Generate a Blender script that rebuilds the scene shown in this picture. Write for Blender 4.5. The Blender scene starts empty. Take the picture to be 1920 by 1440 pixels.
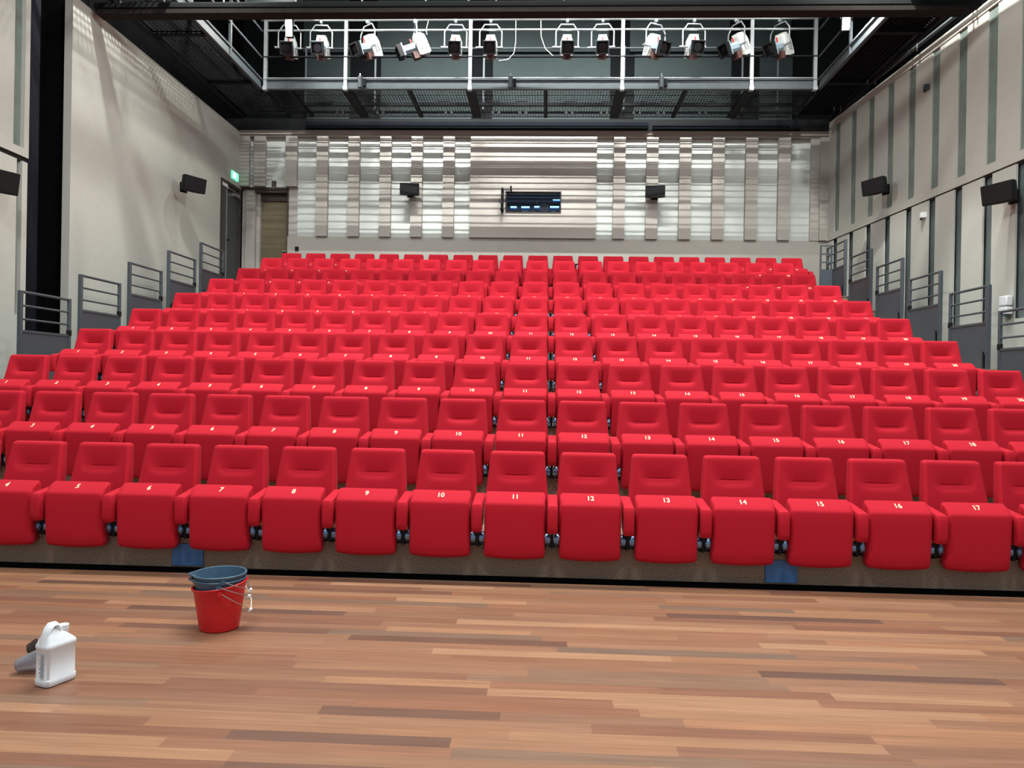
import bpy, bmesh, math, random
from mathutils import Vector, Matrix
random.seed(7)
S = bpy.context.scene
PI = math.pi

# ------------------------------------------------------------------ camera
CAM_H = 1.45
F_PX, PITCH, YAW, ROLL = 1400.0, -0.0019, 0.0441, -0.0175
cam_d = bpy.data.cameras.new('camera')
cam = bpy.data.objects.new('camera', cam_d)
S.collection.objects.link(cam)
cam_d.sensor_fit = 'HORIZONTAL'; cam_d.sensor_width = 36.0
cam_d.lens = 36.0 * F_PX / 1920.0
cam_d.clip_end = 200
cy, sy, cp, sp = math.cos(YAW), math.sin(YAW), math.cos(PITCH), math.sin(PITCH)
right = Vector((cy, sy, 0)); fwd = Vector((-sy * cp, cy * cp, sp)); up = Vector((sy * sp, -cy * sp, cp))
cr, sr = math.cos(ROLL), math.sin(ROLL)
r2 = right * cr - up * sr
u2 = right * sr + up * cr
# image x axis / y axis after the roll
R = Matrix((r2, u2, -fwd)).transposed()
cam.matrix_world = Matrix.Translation((0, 0, CAM_H)) @ R.to_4x4()
S.camera = cam

# ------------------------------------------------------------------ colour management, world
S.view_settings.view_transform = 'Standard'
S.view_settings.look = 'None'
S.view_settings.gamma = 1
S.view_settings.use_curve_mapping = False
S.view_settings.exposure = 0.13
W = bpy.data.worlds.new('hall_world'); S.world = W; W.use_nodes = True
W.node_tree.nodes['Background'].inputs[0].default_value = (0.9, 0.95, 1.0, 1)
W.node_tree.nodes['Background'].inputs[1].default_value = 0.42

# ------------------------------------------------------------------ lamps of the room, plus added wall fill
def area(name, loc, aim, sx, sy_, power, col=(1, 1, 1), spread=180):
    l = bpy.data.lights.new(name, 'AREA'); l.shape = 'RECTANGLE'; l.size = sx; l.size_y = sy_
    l.energy = power; l.color = col; l.spread = math.radians(spread)
    o = bpy.data.objects.new(name, l); S.collection.objects.link(o); o.location = loc
    d = Vector(aim) - Vector(loc); o.rotation_euler = d.to_track_quat('-Z', 'Y').to_euler()
    return o
# house light batten high in the hall, its rays pass the catwalk grating and stripe the back wall
area('house_light_batten', (-0.5, 11.9, 12.9), (-0.5, 18.1, 6.6), 8.0, 0.06, 720, (1.0, 1.0, 0.97), 58)
# work lights above the stage
area('stage_work_light', (-3.0, 1.5, 9.5), (-1.5, 9.0, 0.8), 1.6, 0.8, 325, (0.98, 0.98, 0.98))
area('stage_work_light', (3.2, 1.5, 9.5), (2.0, 9.0, 0.8), 1.6, 0.8, 325, (0.98, 0.98, 0.98))
area('stage_down_light', (0.6, 5.0, 9.8), (0.4, 1.6, 0.0), 2.0, 1.0, 60, (1.0, 0.99, 0.97), 60)
area('house_down_light', (0.0, 8.4, 12.8), (0, 9.5, 0.0), 10.0, 0.8, 830, (0.98, 1.0, 0.97), 110)
area('side_wall_fill', (-5.6, 7.0, 8.8), (7.0, 13.0, 5.6), 0.8, 0.5, 62, (0.98, 1.0, 0.96), 75)  # added fill without a fixture, brightens the right wall
area('side_wall_fill', (5.4, 7.0, 8.8), (-7.6, 13.0, 5.6), 0.8, 0.5, 62, (0.98, 1.0, 0.96), 75)  # its added counterpart, brightens the left wall
area('gallery_work_light', (-5.5, 11.4, 9.2), (-7.6, 13.6, 5.2), 0.16, 0.16, 115, (1.0, 0.99, 0.94), 130)
area('gallery_work_light', (4.9, 11.4, 9.2), (7.0, 13.6, 5.2), 0.16, 0.16, 165, (1.0, 0.99, 0.94), 130)

# ------------------------------------------------------------------ materials
def lin(c):
    return tuple(((x / 255) / 12.92 if x / 255 <= 0.04045 else ((x / 255 + 0.055) / 1.055) ** 2.4) for x in c) + (1,)
def mat(name, rgb, rough=0.6, metal=0.0, noise=None, bump=None, spec=None, sheen=0, emit=None, alpha=None, trans=0, coat=0):
    m = bpy.data.materials.new(name); m.use_nodes = True
    nt = m.node_tree; b = nt.nodes['Principled BSDF']
    b.inputs['Base Color'].default_value = lin(rgb)
    b.inputs['Roughness'].default_value = rough
    b.inputs['Metallic'].default_value = metal
    if spec is not None: b.inputs['Specular IOR Level'].default_value = spec
    if sheen:
        b.inputs['Sheen Weight'].default_value = sheen
        b.inputs['Sheen Roughness'].default_value = 0.4
        b.inputs['Sheen Tint'].default_value = (1, 0.35, 0.4, 1)
    if trans: b.inputs['Transmission Weight'].default_value = trans
    if alpha is not None: b.inputs['Alpha'].default_value = alpha
    if coat: b.inputs['Coat Weight'].default_value = coat
    if emit:
        b.inputs['Emission Color'].default_value = lin(emit[0]); b.inputs['Emission Strength'].default_value = emit[1]
    tc = nt.nodes.new('ShaderNodeTexCoord')
    if noise:      # (scale, amount, detail)
        n = nt.nodes.new('ShaderNodeTexNoise'); n.inputs['Scale'].default_value = noise[0]; n.inputs['Detail'].default_value = noise[2]
        n.inputs['Roughness'].default_value = 0.65
        nt.links.new(tc.outputs['Object'], n.inputs['Vector'])
        mr = nt.nodes.new('ShaderNodeMapRange'); mr.inputs[1].default_value = 0.25; mr.inputs[2].default_value = 0.75
        mr.inputs[3].default_value = 1 - noise[1]; mr.inputs[4].default_value = 1 + noise[1]
        nt.links.new(n.outputs['Fac'], mr.inputs[0])
        mx = nt.nodes.new('ShaderNodeMix'); mx.data_type = 'RGBA'; mx.blend_type = 'MULTIPLY'; mx.inputs[0].default_value = 1
        mx.inputs[6].default_value = lin(rgb)
        nt.links.new(mr.outputs[0], mx.inputs[7]); nt.links.new(mx.outputs[2], b.inputs['Base Color'])
    if bump:       # (scale, strength, distance)
        n2 = nt.nodes.new('ShaderNodeTexNoise'); n2.inputs['Scale'].default_value = bump[0]; n2.inputs['Detail'].default_value = 3
        nt.links.new(tc.outputs['Object'], n2.inputs['Vector'])
        bp = nt.nodes.new('ShaderNodeBump'); bp.inputs['Strength'].default_value = bump[1]; bp.inputs['Distance'].default_value = bump[2]
        nt.links.new(n2.outputs['Fac'], bp.inputs['Height']); nt.links.new(bp.outputs['Normal'], b.inputs['Normal'])
    return m
M = {}
M['red'] = mat('red_upholstery', (190, 24, 44), 0.85, noise=(600, 0.10, 2), bump=(900, 0.15, 0.001), spec=0.25, sheen=0.08)
M['num'] = mat('cream_embroidery', (235, 225, 190), 0.8, noise=(900, 0.08, 2))
M['hinge'] = mat('blued_steel', (120, 150, 185), 0.28, 0.9, noise=(60, 0.08, 2))
M['black'] = mat('black_metal', (18, 19, 21), 0.55, 0.0, noise=(40, 0.15, 2), spec=0.25)
M['ply'] = mat('pale_plywood', (196, 150, 92), 0.6, noise=(40, 0.15, 4))
M['carpet'] = mat('brown_speckled_carpet', (142, 125, 108), 0.95, noise=(130, 0.85, 2), bump=(300, 0.4, 0.003))
M['plinth'] = mat('dark_underside', (14, 13, 13), 0.9, noise=(10, 0.2, 2))
M['wall'] = mat('taupe_plaster', (183, 184, 175), 0.9, noise=(9, 0.035, 6), bump=(250, 0.12, 0.002))
M['wall2'] = mat('taupe_panel', (169, 165, 158), 0.9, noise=(5, 0.04, 5), bump=(250, 0.1, 0.002))
M['lightpanel'] = mat('pale_grey_felt_panel', (190, 197, 192), 0.95, noise=(4, 0.03, 5))
M['slotgreen'] = mat('green_grey_slot_lining', (112, 126, 118), 0.45, noise=(3, 0.25, 3))
M['slotdark'] = mat('dark_slot_lining', (96, 106, 106), 0.6, noise=(3, 0.2, 3))
M['curtain'] = mat('midnight_curtain', (20, 23, 34), 0.95, noise=(8, 0.3, 3))
M['gate'] = mat('grey_painted_steel', (76, 86, 93), 0.5, 0.25, noise=(14, 0.08, 3))
M['rig'] = mat('dark_rig_steel', (20, 22, 24), 0.7, 0.0, noise=(10, 0.2, 3), spec=0.15)
M['fascia'] = mat('galvanised_fascia', (70, 78, 82), 0.6, 0.15, noise=(7, 0.15, 4))
M['pipe'] = mat('aluminium_pipe', (176, 182, 184), 0.35, 0.7, noise=(20, 0.08, 3))
M['uppanel'] = mat('grey_green_upper_wall', (64, 74, 74), 0.9, noise=(3, 0.08, 4), spec=0.1)
M['updark'] = mat('dark_upper_wall', (20, 23, 24), 0.9, noise=(3, 0.1, 4), spec=0.1)
M['lampwhite'] = mat('pale_grey_lamp_housing', (205, 208, 204), 0.5, noise=(30, 0.05, 2))
M['lampblue'] = mat('blue_grey_lens_tube', (132, 148, 158), 0.45, noise=(30, 0.05, 2))
M['lampred'] = mat('red_lamp_lever', (200, 50, 40), 0.5, noise=(30, 0.05, 2))
M['gel'] = mat('brown_red_gel_slide', (84, 54, 50), 0.6, noise=(30, 0.05, 2))
M['lens'] = mat('dark_lens_glass', (24, 20, 26), 0.08, noise=(10, 0.1, 2), coat=0.6)
M['speaker'] = mat('black_speaker_cabinet', (15, 16, 19), 0.7, noise=(300, 0.2, 2), spec=0.2)
M['door'] = mat('dark_grey_door', (66, 70, 70), 0.5, noise=(3, 0.1, 3))
M['golddoor'] = mat('bronze_door', (112, 102, 78), 0.5, 0.2, noise=(2, 0.15, 3))
M['frame'] = mat('dark_brown_frame', (62, 52, 48), 0.7, noise=(6, 0.1, 3))
M['steel'] = mat('brushed_steel', (190, 190, 186), 0.3, 0.9, noise=(30, 0.05, 2))
M['bucket_red'] = mat('red_bucket_plastic', (205, 24, 32), 0.4, noise=(25, 0.06, 4))
M['bucket_blue'] = mat('slate_blue_bucket_plastic', (64, 96, 118), 0.45, noise=(25, 0.15, 5))
M['white'] = mat('white_plastic', (232, 236, 238), 0.4, noise=(20, 0.02, 2))
M['whiteblue'] = mat('white_jug_plastic', (232, 242, 248), 0.45, noise=(20, 0.02, 2))
M['inktext'] = mat('grey_label_print', (150, 156, 165), 0.6, noise=(60, 0.1, 2))
M['clear'] = mat('clear_scratched_plastic', (215, 222, 232), 0.15, noise=(20, 0.1, 4), trans=0.85)
M['darkbrown'] = mat('dark_brown_plastic', (46, 34, 28), 0.5, noise=(30, 0.1, 3))
M['blueplate'] = mat('blue_cover_plate', (68, 116, 172), 0.6, noise=(12, 0.12, 3))
M['booth'] = mat('booth_dark_interior', (16, 22, 40), 0.8, noise=(5, 0.3, 3))
M['boothgrey'] = mat('booth_grey_equipment', (78, 96, 104), 0.6, noise=(12, 0.2, 3))
M['led'] = mat('cyan_lit_tube', (190, 240, 255), 0.5, noise=(5, 0.02, 1), emit=((130, 225, 255), 5.0))
M['ledblue'] = mat('blue_tube_glow', (20, 80, 160), 0.5, noise=(5, 0.02, 1), emit=((20, 110, 200), 1.0))
M['glass'] = mat('booth_glass', (60, 70, 90), 0.02, noise=(2, 0.02, 1), alpha=0.12)
M['exit'] = mat('lit_green_exit_sign', (70, 210, 150), 0.5, noise=(5, 0.02, 1), emit=((120, 235, 190), 1.3))
M['exitwhite'] = mat('lit_white_pictogram', (235, 255, 245), 0.5, noise=(5, 0.02, 1), emit=((235, 255, 248), 1.8))
M['floodlens'] = mat('lit_flood_lens', (255, 255, 245), 0.5, noise=(5, 0.02, 1), emit=((255, 255, 240), 18.0))
M['cable'] = mat('pale_cable', (190, 192, 186), 0.6, noise=(20, 0.05, 2))
M['headerblue'] = mat('dark_blue_header', (14, 19, 26), 0.8, noise=(3, 0.15, 3), spec=0.1)
M['rust'] = mat('brown_flange', (36, 32, 30), 0.8, noise=(10, 0.2, 3), spec=0.1)
M['hallfloor'] = mat('dark_hall_floor', (52, 44, 38), 0.8, noise=(10, 0.2, 3))
M['ceil'] = mat('black_ceiling', (14, 15, 16), 0.95, noise=(3, 0.2, 2), spec=0.05)

def floor_material():
    m = bpy.data.materials.new('mixed_hardwood_strip_floor'); m.use_nodes = True
    nt = m.node_tree; N = nt.nodes; L = nt.links; b = N['Principled BSDF']
    tc = N.new('ShaderNodeTexCoord'); sep = N.new('ShaderNodeSeparateXYZ'); L.new(tc.outputs['Object'], sep.inputs[0])
    def mth(op, a, bb=None, c=None):
        n = N.new('ShaderNodeMath'); n.operation = op
        for i, x in enumerate((a, bb, c)):
            if x is None: continue
            if isinstance(x, (int, float)): n.inputs[i].default_value = x
            else: L.new(x, n.inputs[i])
        return n.outputs[0]
    PW = 0.084
    yy = mth('DIVIDE', sep.outputs['Y'], PW); row = mth('FLOOR', yy); fy = mth('FRACT', yy)
    wn = N.new('ShaderNodeTexWhiteNoise'); wn.noise_dimensions = '1D'; L.new(row, wn.inputs['W'])
    wn2 = N.new('ShaderNodeTexWhiteNoise'); wn2.noise_dimensions = '1D'; L.new(mth('ADD', row, 77.7), wn2.inputs['W'])
    ln = mth('MULTIPLY_ADD', wn2.outputs['Value'], 0.9, 0.75)
    xx = mth('DIVIDE', mth('MULTIPLY_ADD', wn.outputs['Value'], 9.0, sep.outputs['X']), ln)
    # jitter plank ends
    col = mth('FLOOR', xx); fx = mth('FRACT', xx)
    comb = N.new('ShaderNodeCombineXYZ'); L.new(col, comb.inputs[0]); L.new(row, comb.inputs[1])
    wid = N.new('ShaderNodeTexWhiteNoise'); wid.noise_dimensions = '2D'; L.new(comb.outputs[0], wid.inputs['Vector'])
    ramp = N.new('ShaderNodeValToRGB'); cr_ = ramp.color_ramp; L.new(wid.outputs['Value'], ramp.inputs[0])
    cols = [(0.0, (94, 68, 56)), (0.08, (132, 88, 64)), (0.18, (144, 106, 80)), (0.28, (120, 82, 62)), (0.4, (154, 114, 84)),
            (0.5, (132, 94, 70)), (0.60, (114, 92, 76)), (0.7, (148, 104, 74)), (0.8, (160, 122, 92)), (0.86, (138, 96, 70)), (1.0, (124, 84, 62))]
    cr_.elements[0].position = 0; cr_.elements[0].color = lin(cols[0][1])
    cr_.elements[1].position = 1; cr_.elements[1].color = lin(cols[-1][1])
    for p, c in cols[1:-1]:
        e = cr_.elements.new(p); e.color = lin(c)
    # long grain
    mp = N.new('ShaderNodeMapping'); L.new(tc.outputs['Object'], mp.inputs[0]); mp.inputs['Scale'].default_value = (1.2, 26, 1)
    add = N.new('ShaderNodeVectorMath'); add.operation = 'ADD'; L.new(mp.outputs[0], add.inputs[0])
    sc = N.new('ShaderNodeVectorMath'); sc.operation = 'SCALE'; sc.inputs['Scale'].default_value = 31.0
    L.new(wid.outputs['Color'], sc.inputs[0]); L.new(sc.outputs[0], add.inputs[1])
    n = N.new('ShaderNodeTexNoise'); n.inputs['Scale'].default_value = 1.6; n.inputs['Detail'].default_value = 7; n.inputs['Roughness'].default_value = 0.6
    L.new(add.outputs[0], n.inputs['Vector'])
    g = N.new('ShaderNodeMapRange'); g.inputs[1].default_value = 0.3; g.inputs[2].default_value = 0.7; g.inputs[3].default_value = 0.78; g.inputs[4].default_value = 1.16
    L.new(n.outputs['Fac'], g.inputs[0])
    edge = mth('MINIMUM', mth('MULTIPLY', mth('MINIMUM', fy, mth('SUBTRACT', 1.0, fy)), PW),
               mth('MULTIPLY', mth('MULTIPLY', mth('MINIMUM', fx, mth('SUBTRACT', 1.0, fx)), ln), 1.0))
    e2 = N.new('ShaderNodeMapRange'); e2.inputs[1].default_value = 0.0; e2.inputs[2].default_value = 0.0018; e2.inputs[3].default_value = 0.72; e2.inputs[4].default_value = 1.0
    L.new(edge, e2.inputs[0])
    mul = mth('MULTIPLY', g.outputs[0], e2.outputs[0])
    mx = N.new('ShaderNodeMix'); mx.data_type = 'RGBA'; mx.blend_type = 'MULTIPLY'; mx.inputs[0].default_value = 1
    L.new(ramp.outputs[0], mx.inputs[6]); L.new(mul, mx.inputs[7]); L.new(mx.outputs[2], b.inputs['Base Color'])
    nr = N.new('ShaderNodeTexNoise'); nr.inputs['Scale'].default_value = 2.5; nr.inputs['Detail'].default_value = 4
    L.new(tc.outputs['Object'], nr.inputs['Vector'])
    rr = N.new('ShaderNodeMapRange'); rr.inputs[3].default_value = 0.38; rr.inputs[4].default_value = 0.55; L.new(nr.outputs['Fac'], rr.inputs[0])
    L.new(rr.outputs[0], b.inputs['Roughness'])
    b.inputs['Specular IOR Level'].default_value = 0.45
    return m
M['stage'] = floor_material()

# ------------------------------------------------------------------ helpers
class MB:
    """collects shapes and links them as one mesh object"""
    def __init__(s): s.v = []; s.f = []; s.sm = []; s.mi = []; s.cur = 0
    def box(s, x0, x1, y0, y1, z0, z1):
        if x0 > x1: x0, x1 = x1, x0
        if y0 > y1: y0, y1 = y1, y0
        b = len(s.v)
        s.v += [(x0,y0,z0),(x1,y0,z0),(x1,y1,z0),(x0,y1,z0),(x0,y0,z1),(x1,y0,z1),(x1,y1,z1),(x0,y1,z1)]
        for f in ((0,3,2,1),(4,5,6,7),(0,1,5,4),(1,2,6,5),(2,3,7,6),(3,0,4,7)):
            s.f.append(tuple(b + i for i in f)); s.sm.append(False); s.mi.append(s.cur)
        return s
    def quadbox(s, pts, z0, z1):      # prism over a plan polygon (ccw)
        b = len(s.v); n = len(pts)
        s.v += [(x, y, z0) for x, y in pts] + [(x, y, z1) for x, y in pts]
        s.f.append(tuple(b + i for i in range(n))[::-1]); s.f.append(tuple(b + n + i for i in range(n)))
        for i in range(n): s.f.append((b + i, b + (i + 1) % n, b + n + (i + 1) % n, b + n + i))
        s.sm += [False] * (n + 2); s.mi += [s.cur] * (n + 2)
        return s
    def rings(s, rings, smooth=True, cap=True, closed=True):
        b = len(s.v); n = len(rings[0])
        for r in rings: s.v += [tuple(p) for p in r]
        for k in range(len(rings) - 1):
            for i in range(n if closed else n - 1):
                j = (i + 1) % n
                s.f.append((b + k*n + i, b + k*n + j, b + (k+1)*n + j, b + (k+1)*n + i)); s.sm.append(smooth); s.mi.append(s.cur)
        if cap:
            s.f.append(tuple(b + i for i in range(n))[::-1]); s.sm.append(smooth); s.mi.append(s.cur)
            s.f.append(tuple(b + (len(rings)-1)*n + i for i in range(n))); s.sm.append(smooth); s.mi.append(s.cur)
        return s
    def tube(s, pts, r, n=8, cap=True):
        pts = [Vector(p) for p in pts]; rs = []
        prev = None
        for i, p in enumerate(pts):
            a = pts[min(i + 1, len(pts) - 1)] - pts[max(i - 1, 0)]
            a.normalize()
            if prev is None:
                q = Vector((0, 0, 1)) if abs(a.z) < 0.9 else Vector((1, 0, 0))
                u = a.cross(q).normalized()
            else:
                u = (prev - a * prev.dot(a)).normalized()
            prev = u; w = a.cross(u)
            rs.append([p + (u * math.cos(t) + w * math.sin(t)) * r for t in [2*PI*k/n for k in range(n)]])
        return s.rings(rs, cap=cap)
    def cyl(s, p0, p1, r, n=12, r1=None):
        p0, p1 = Vector(p0), Vector(p1); a = (p1 - p0).normalized()
        q = Vector((0, 0, 1)) if abs(a.z) < 0.9 else Vector((1, 0, 0)); u = a.cross(q).normalized(); w = a.cross(u)
        r1 = r if r1 is None else r1
        rr = lambda p, R_: [p + (u*math.cos(t) + w*math.sin(t))*R_ for t in [2*PI*k/n for k in range(n)]]
        return s.rings([rr(p0, r), rr(p1, r1)])
    def lathe(s, prof, n=32, c=(0, 0, 0), cap=False):
        return s.rings([[(c[0]+r*math.cos(2*PI*k/n), c[1]+r*math.sin(2*PI*k/n), c[2]+z) for k in range(n)] for r, z in prof], cap=cap)
    def xf(s, m, start=0):
        for i in range(start, len(s.v)): s.v[i] = tuple(m @ Vector(s.v[i]))
        return s
    def build(s, name, m, parent=None, bevel=None, flat=False):
        me = bpy.data.meshes.new(name); me.from_pydata(s.v, [], s.f)
        bm = bmesh.new(); bm.from_mesh(me); bmesh.ops.recalc_face_normals(bm, faces=bm.faces); bm.to_mesh(me); bm.free()
        if len(me.polygons) == len(s.sm): me.polygons.foreach_set('use_smooth', s.sm)
        for mm in (m if isinstance(m, (list, tuple)) else [m]): me.materials.append(mm)
        if isinstance(m, (list, tuple)): me.polygons.foreach_set('material_index', s.mi)
        o = bpy.data.objects.new(name, me); S.collection.objects.link(o)
        if parent: o.parent = parent
        if bevel:
            md = o.modifiers.new('bevel', 'BEVEL'); md.width = bevel; md.segments = 2; md.limit_method = 'ANGLE'
        me.set_sharp_from_angle(angle=math.radians(42)) if hasattr(me, 'set_sharp_from_angle') else None
        return o
def tag(o, label=None, cat=None, group=None, kind=None):
    if label: o['label'] = label
    if cat: o['category'] = cat
    if group: o['group'] = group
    if kind: o['kind'] = kind
    return o
def empty(name, loc=(0, 0, 0), rz=0.0):
    o = bpy.data.objects.new(name, None); S.collection.objects.link(o); o.location = loc; o.rotation_euler = (0, 0, rz)
    o.empty_display_size = 0.1
    return o
def copy_tree(o, parent=None):
    c = o.copy(); S.collection.objects.link(c); c.parent = parent
    for ch in list(KIDS.get(o.name, [])): copy_tree(ch, c)
    return c
KIDS = {}
def index_kids():
    KIDS.clear()
    for o in S.objects:
        if o.parent: KIDS.setdefault(o.parent.name, []).append(o)
def struct(o, label=None): o['kind'] = 'structure'; (label and tag(o, label)); return o

# ------------------------------------------------------------------ measures
SX0, PITCHX = 0.072, 0.55                       # aisle line between seats 11 and 12, seat spacing
D_TOP = [5.81, 6.86, 8.00, 9.21, 10.41, 11.64, 12.85, 14.05, 15.24, 16.42]
Z_TOP = [0.913, 1.292, 1.666, 2.041, 2.415, 2.789, 3.184, 3.552, 3.947, 4.253]
ROWY = [d - 0.26 for d in D_TOP]                # front line of each tier
ROWZ = [z - 0.713 for z in Z_TOP]               # root height of a chair
DECK = [z + 0.035 for z in ROWZ]
LX, RX = -6.62, 5.98                            # ends of the seating stand
YB = 18.2                                       # back wall

# ------------------------------------------------------------------ floors, stand
b = MB().box(-8.2, 8.2, -4.0, 5.41, -0.12, 0.0); struct(b.build('floor', M['stage']))
b = MB().box(-8.2, 8.2, 5.41, 5.43, -0.6, -0.004); struct(b.build('trim_1', M['plinth']))
b = MB().box(-8.6, 8.6, 5.43, 19.0, -0.62, -0.6); struct(b.build('trim_2', M['plinth']))
st = empty('seating_stand', (0, 5.55, 0)); st['kind'] = 'structure'  # tiered seating stand: risers, treads, cladding and undercarriage
for k in range(10):
    y0 = ROWY[k]; y1 = ROWY[k+1] + 0.03 if k < 9 else YB - 0.08
    lo = 0.008 if k == 0 else DECK[k-1]
    t = MB(); t.box(LX, RX, y0 - 5.55, y0 - 5.55 + 0.03, lo, DECK[k] - 0.02); t.build('riser', M['carpet'], st)
    t = MB(); t.box(LX, RX, y0 - 5.55 - 0.012, y1 - 5.55, DECK[k] - 0.02, DECK[k]); t.build('tread', M['carpet'], st)
    t = MB(); t.box(LX - .03, LX, y0 - 5.55, y1 - 5.55, -0.0, DECK[k] - 0.0); t.box(RX, RX + .03, y0 - 5.55, y1 - 5.55, 0, DECK[k]); t.build('side_cladding', M['gate'], st)
    if 1 <= k:
        t = MB(); t.box(LX - .03, LX + .04, y0 - 5.55 - .03, y0 - 5.55 - .012, DECK[k] - .06, DECK[k] + .01)
        t.box(RX - .04, RX + .03, y0 - 5.55 - .03, y0 - 5.55 - .012, DECK[k] - .06, DECK[k] + .01); t.build('end_trim', M['ply'], st)
t = MB(); t.box(LX + .1, RX - .1, 0.12, 12.0, -0.6, 0.0); t.build('undercarriage', M['plinth'], st)
# side floors beside the stand
b = MB().box(-8.2, LX - .05, 5.6, 18.2, -0.02, 0.0); b.box(RX + .05, 8.2, 5.6, 18.2, -0.02, 0.0); struct(b.build('trim_3', M['hallfloor']))
for i, (x0, x1, lab) in enumerate(((-2.80, -2.56, 'dull blue cover plate on the carpeted front, behind the nested buckets'),
                                   (1.635, 1.868, 'bright blue cover plate on the carpeted front below seats 14 and 15'))):
    p = MB().box(x0, x1, 5.537, 5.549, 0.02, 0.185).build('cover_plate', M['blueplate'], bevel=0.003)
    tag(p, lab, 'cover plate', 'blue cover plates on the front riser')

# ------------------------------------------------------------------ the theatre chair
def rrect(w, y0, y1, r, nf=17, n_c=4):
    """plan ring of a rounded slab: half width w, front y0, back y1; front edge has nf points"""
    pts = []
    r = min(r, w * .9, (y1 - y0) * .49)
    for i in range(nf): pts.append((-(w - r) + 2*(w - r)*i/(nf-1), y0))
    def arc(cx, cyy, a0):
        for i in range(1, n_c + 1):
            a = a0 + (PI/2) * i / (n_c + (0)); pts.append((cx + r*math.cos(a), cyy + r*math.sin(a)))
    arc(w - r, y0 + r, -PI/2); arc(w - r, y1 - r, 0)
    for i in range(1, 4): pts.append(((w - r) - 2*(w - r)*i/4, y1))
    arc(-(w - r), y1 - r, PI/2); arc(-(w - r), y0 + r, PI)
    pts.pop()
    return pts
def backrest_mesh():
    zt, zb = 0.713, 0.10
    zs = [zb, zb+.01, .14, .2, .26, .31, .36, .41, .44, .465, .485, .50, .512, .522, .528, .531, .534, .538, .545, .555, .57, .585, .605, .625, .645, .665, .68, .692, .702, .709, .713]
    rs = []
    cz = 0.533
    for z in zs:
        d = zt - z
        w = 0.209 + 0.032 * min(1, d / 0.34)
        yf = 0.26 - 0.26 * d * (0.95 + 0.0)       # lean
        th = 0.072 + 0.02 * min(1, d / .3)
        rr_ = 0.022
        if d < rr_:                                # rounded crown
            q = rr_ - d; k = rr_ - math.sqrt(max(0, rr_*rr_ - q*q)); w -= k; yf += k; th -= 2*k
        if z - zb < 0.012: th -= .01; yf += .005
        ring = []
        for (x, y) in rrect(w, yf, yf + max(th, .012), 0.02):
            if abs(y - yf) < 1e-6:
                dz = z - cz
                if dz >= 0: p = max(0, 1 - dz/0.145) ** 1.5
                else: p = max(0, 1 + dz/0.06) ** 2.2
                lat = max(0.0, min(1.0, (0.155 - abs(x) + 0.35*max(0, dz)) / 0.085)); lat = lat*lat*(3-2*lat)
                y += 0.036 * p * lat
                sl = max(0, 1 - abs(dz + .001)/0.0045); slx = max(0, min(1, (0.085 - abs(x))/0.012))
                y += 0.012 * sl * slx
                # slightly bolstered sides
                y -= 0.008 * max(0, (abs(x) - .11) / .1)
            ring.append((x, y, z))
        rs.append(ring)
    return MB().rings(rs)
def pan_mesh():
    # side section (y, z) of the folded up seat, from the bottom round the front face and over the top
    sec_f = [(-.060,-.045), (-.085,-.045), (-.103,-.036), (-.113,-.015), (-.122,.06), (-.129,.15), (-.133,.24), (-.134,.31), (-.133,.352),
             (-.129,.366), (-.121,.376), (-.100,.391), (-.07,.411), (-.04,.431), (-.020,.441), (-.004,.436), (.002,.41)]
    sec_b = [(-.02,-.03), (-.012,-.01), (-.01,.05), (-.008,.12), (-.006,.2), (-.003,.27), (0.0,.33), (.001,.355), (.002,.365), (.002,.375), (.003,.38), (.003,.39), (.003,.395), (.004,.40), (.004,.403), (.004,.406), (.004,.41)]
    nx = 19; b = MB(); rs = []
    W_ = 0.221; r = 0.022
    xs = []
    for i in range(nx):
        t = -1 + 2*i/(nx-1); xs.append(math.copysign(1 - (1-abs(t))**1.6, t) * W_)
    loop = sec_f + sec_b[::-1][1:]
    cyc = -0.07; 
    for x in xs:
        e = W_ - abs(x); k = 0
        if e < r: k = r - math.sqrt(max(0, r*r - (r-e)**2))
        k = min(k, r*.98)
        ring = []
        for (y, z) in loop:
            hz = max(0, min(1, (z + .045)/.12)); 
            zz = z
            if z < 0.05: zz += 0.016 * (x/W_)**2 * (1 - max(0, z+.045)/.095) 
            # bring in toward the section's middle at the edges
            yy = y + k * (1 if y < cyc else -1) * 0.9
            if z > .36: zz -= k*.8
            if z < -.0: zz += k*.9
            xx = x * (1.0 + 0.015*(1 - hz)) 
            ring.append((xx, yy, zz))
        rs.append(ring)
    return b.rings(rs)
def armrest_mesh():
    # section in y-z plane extruded in x with rounded edges
    prof = [(-.165,.335),(-.150,.362),(-.10,.372),(.0,.384),(.10,.394),(.165,.40),(.175,.385),(.165,.36),(.10,.30),(.02,.235),(-.07,.175),(-.11,.158),(-.14,.158),(-.158,.172),(-.166,.205),(-.168,.27)]
    cyy = sum(p[0] for p in prof)/len(prof); czz = sum(p[1] for p in prof)/len(prof)
    rs = []; W_ = .037; r = .014
    for i in range(9):
        t = -1 + 2*i/8; x = W_ * math.copysign(1-(1-abs(t))**1.8, t); e = W_ - abs(x)
        k = 0 if e >= r else r - math.sqrt(max(0, r*r - (r-e)**2))
        ring = []
        for (y, z) in prof:
            d = Vector((cyy - y, czz - z)); 
            d = d.normalized() * min(k, .013)
            ring.append((x, y + d.x, z + d.y))
        rs.append(ring)
    return MB().rings(rs)
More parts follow.
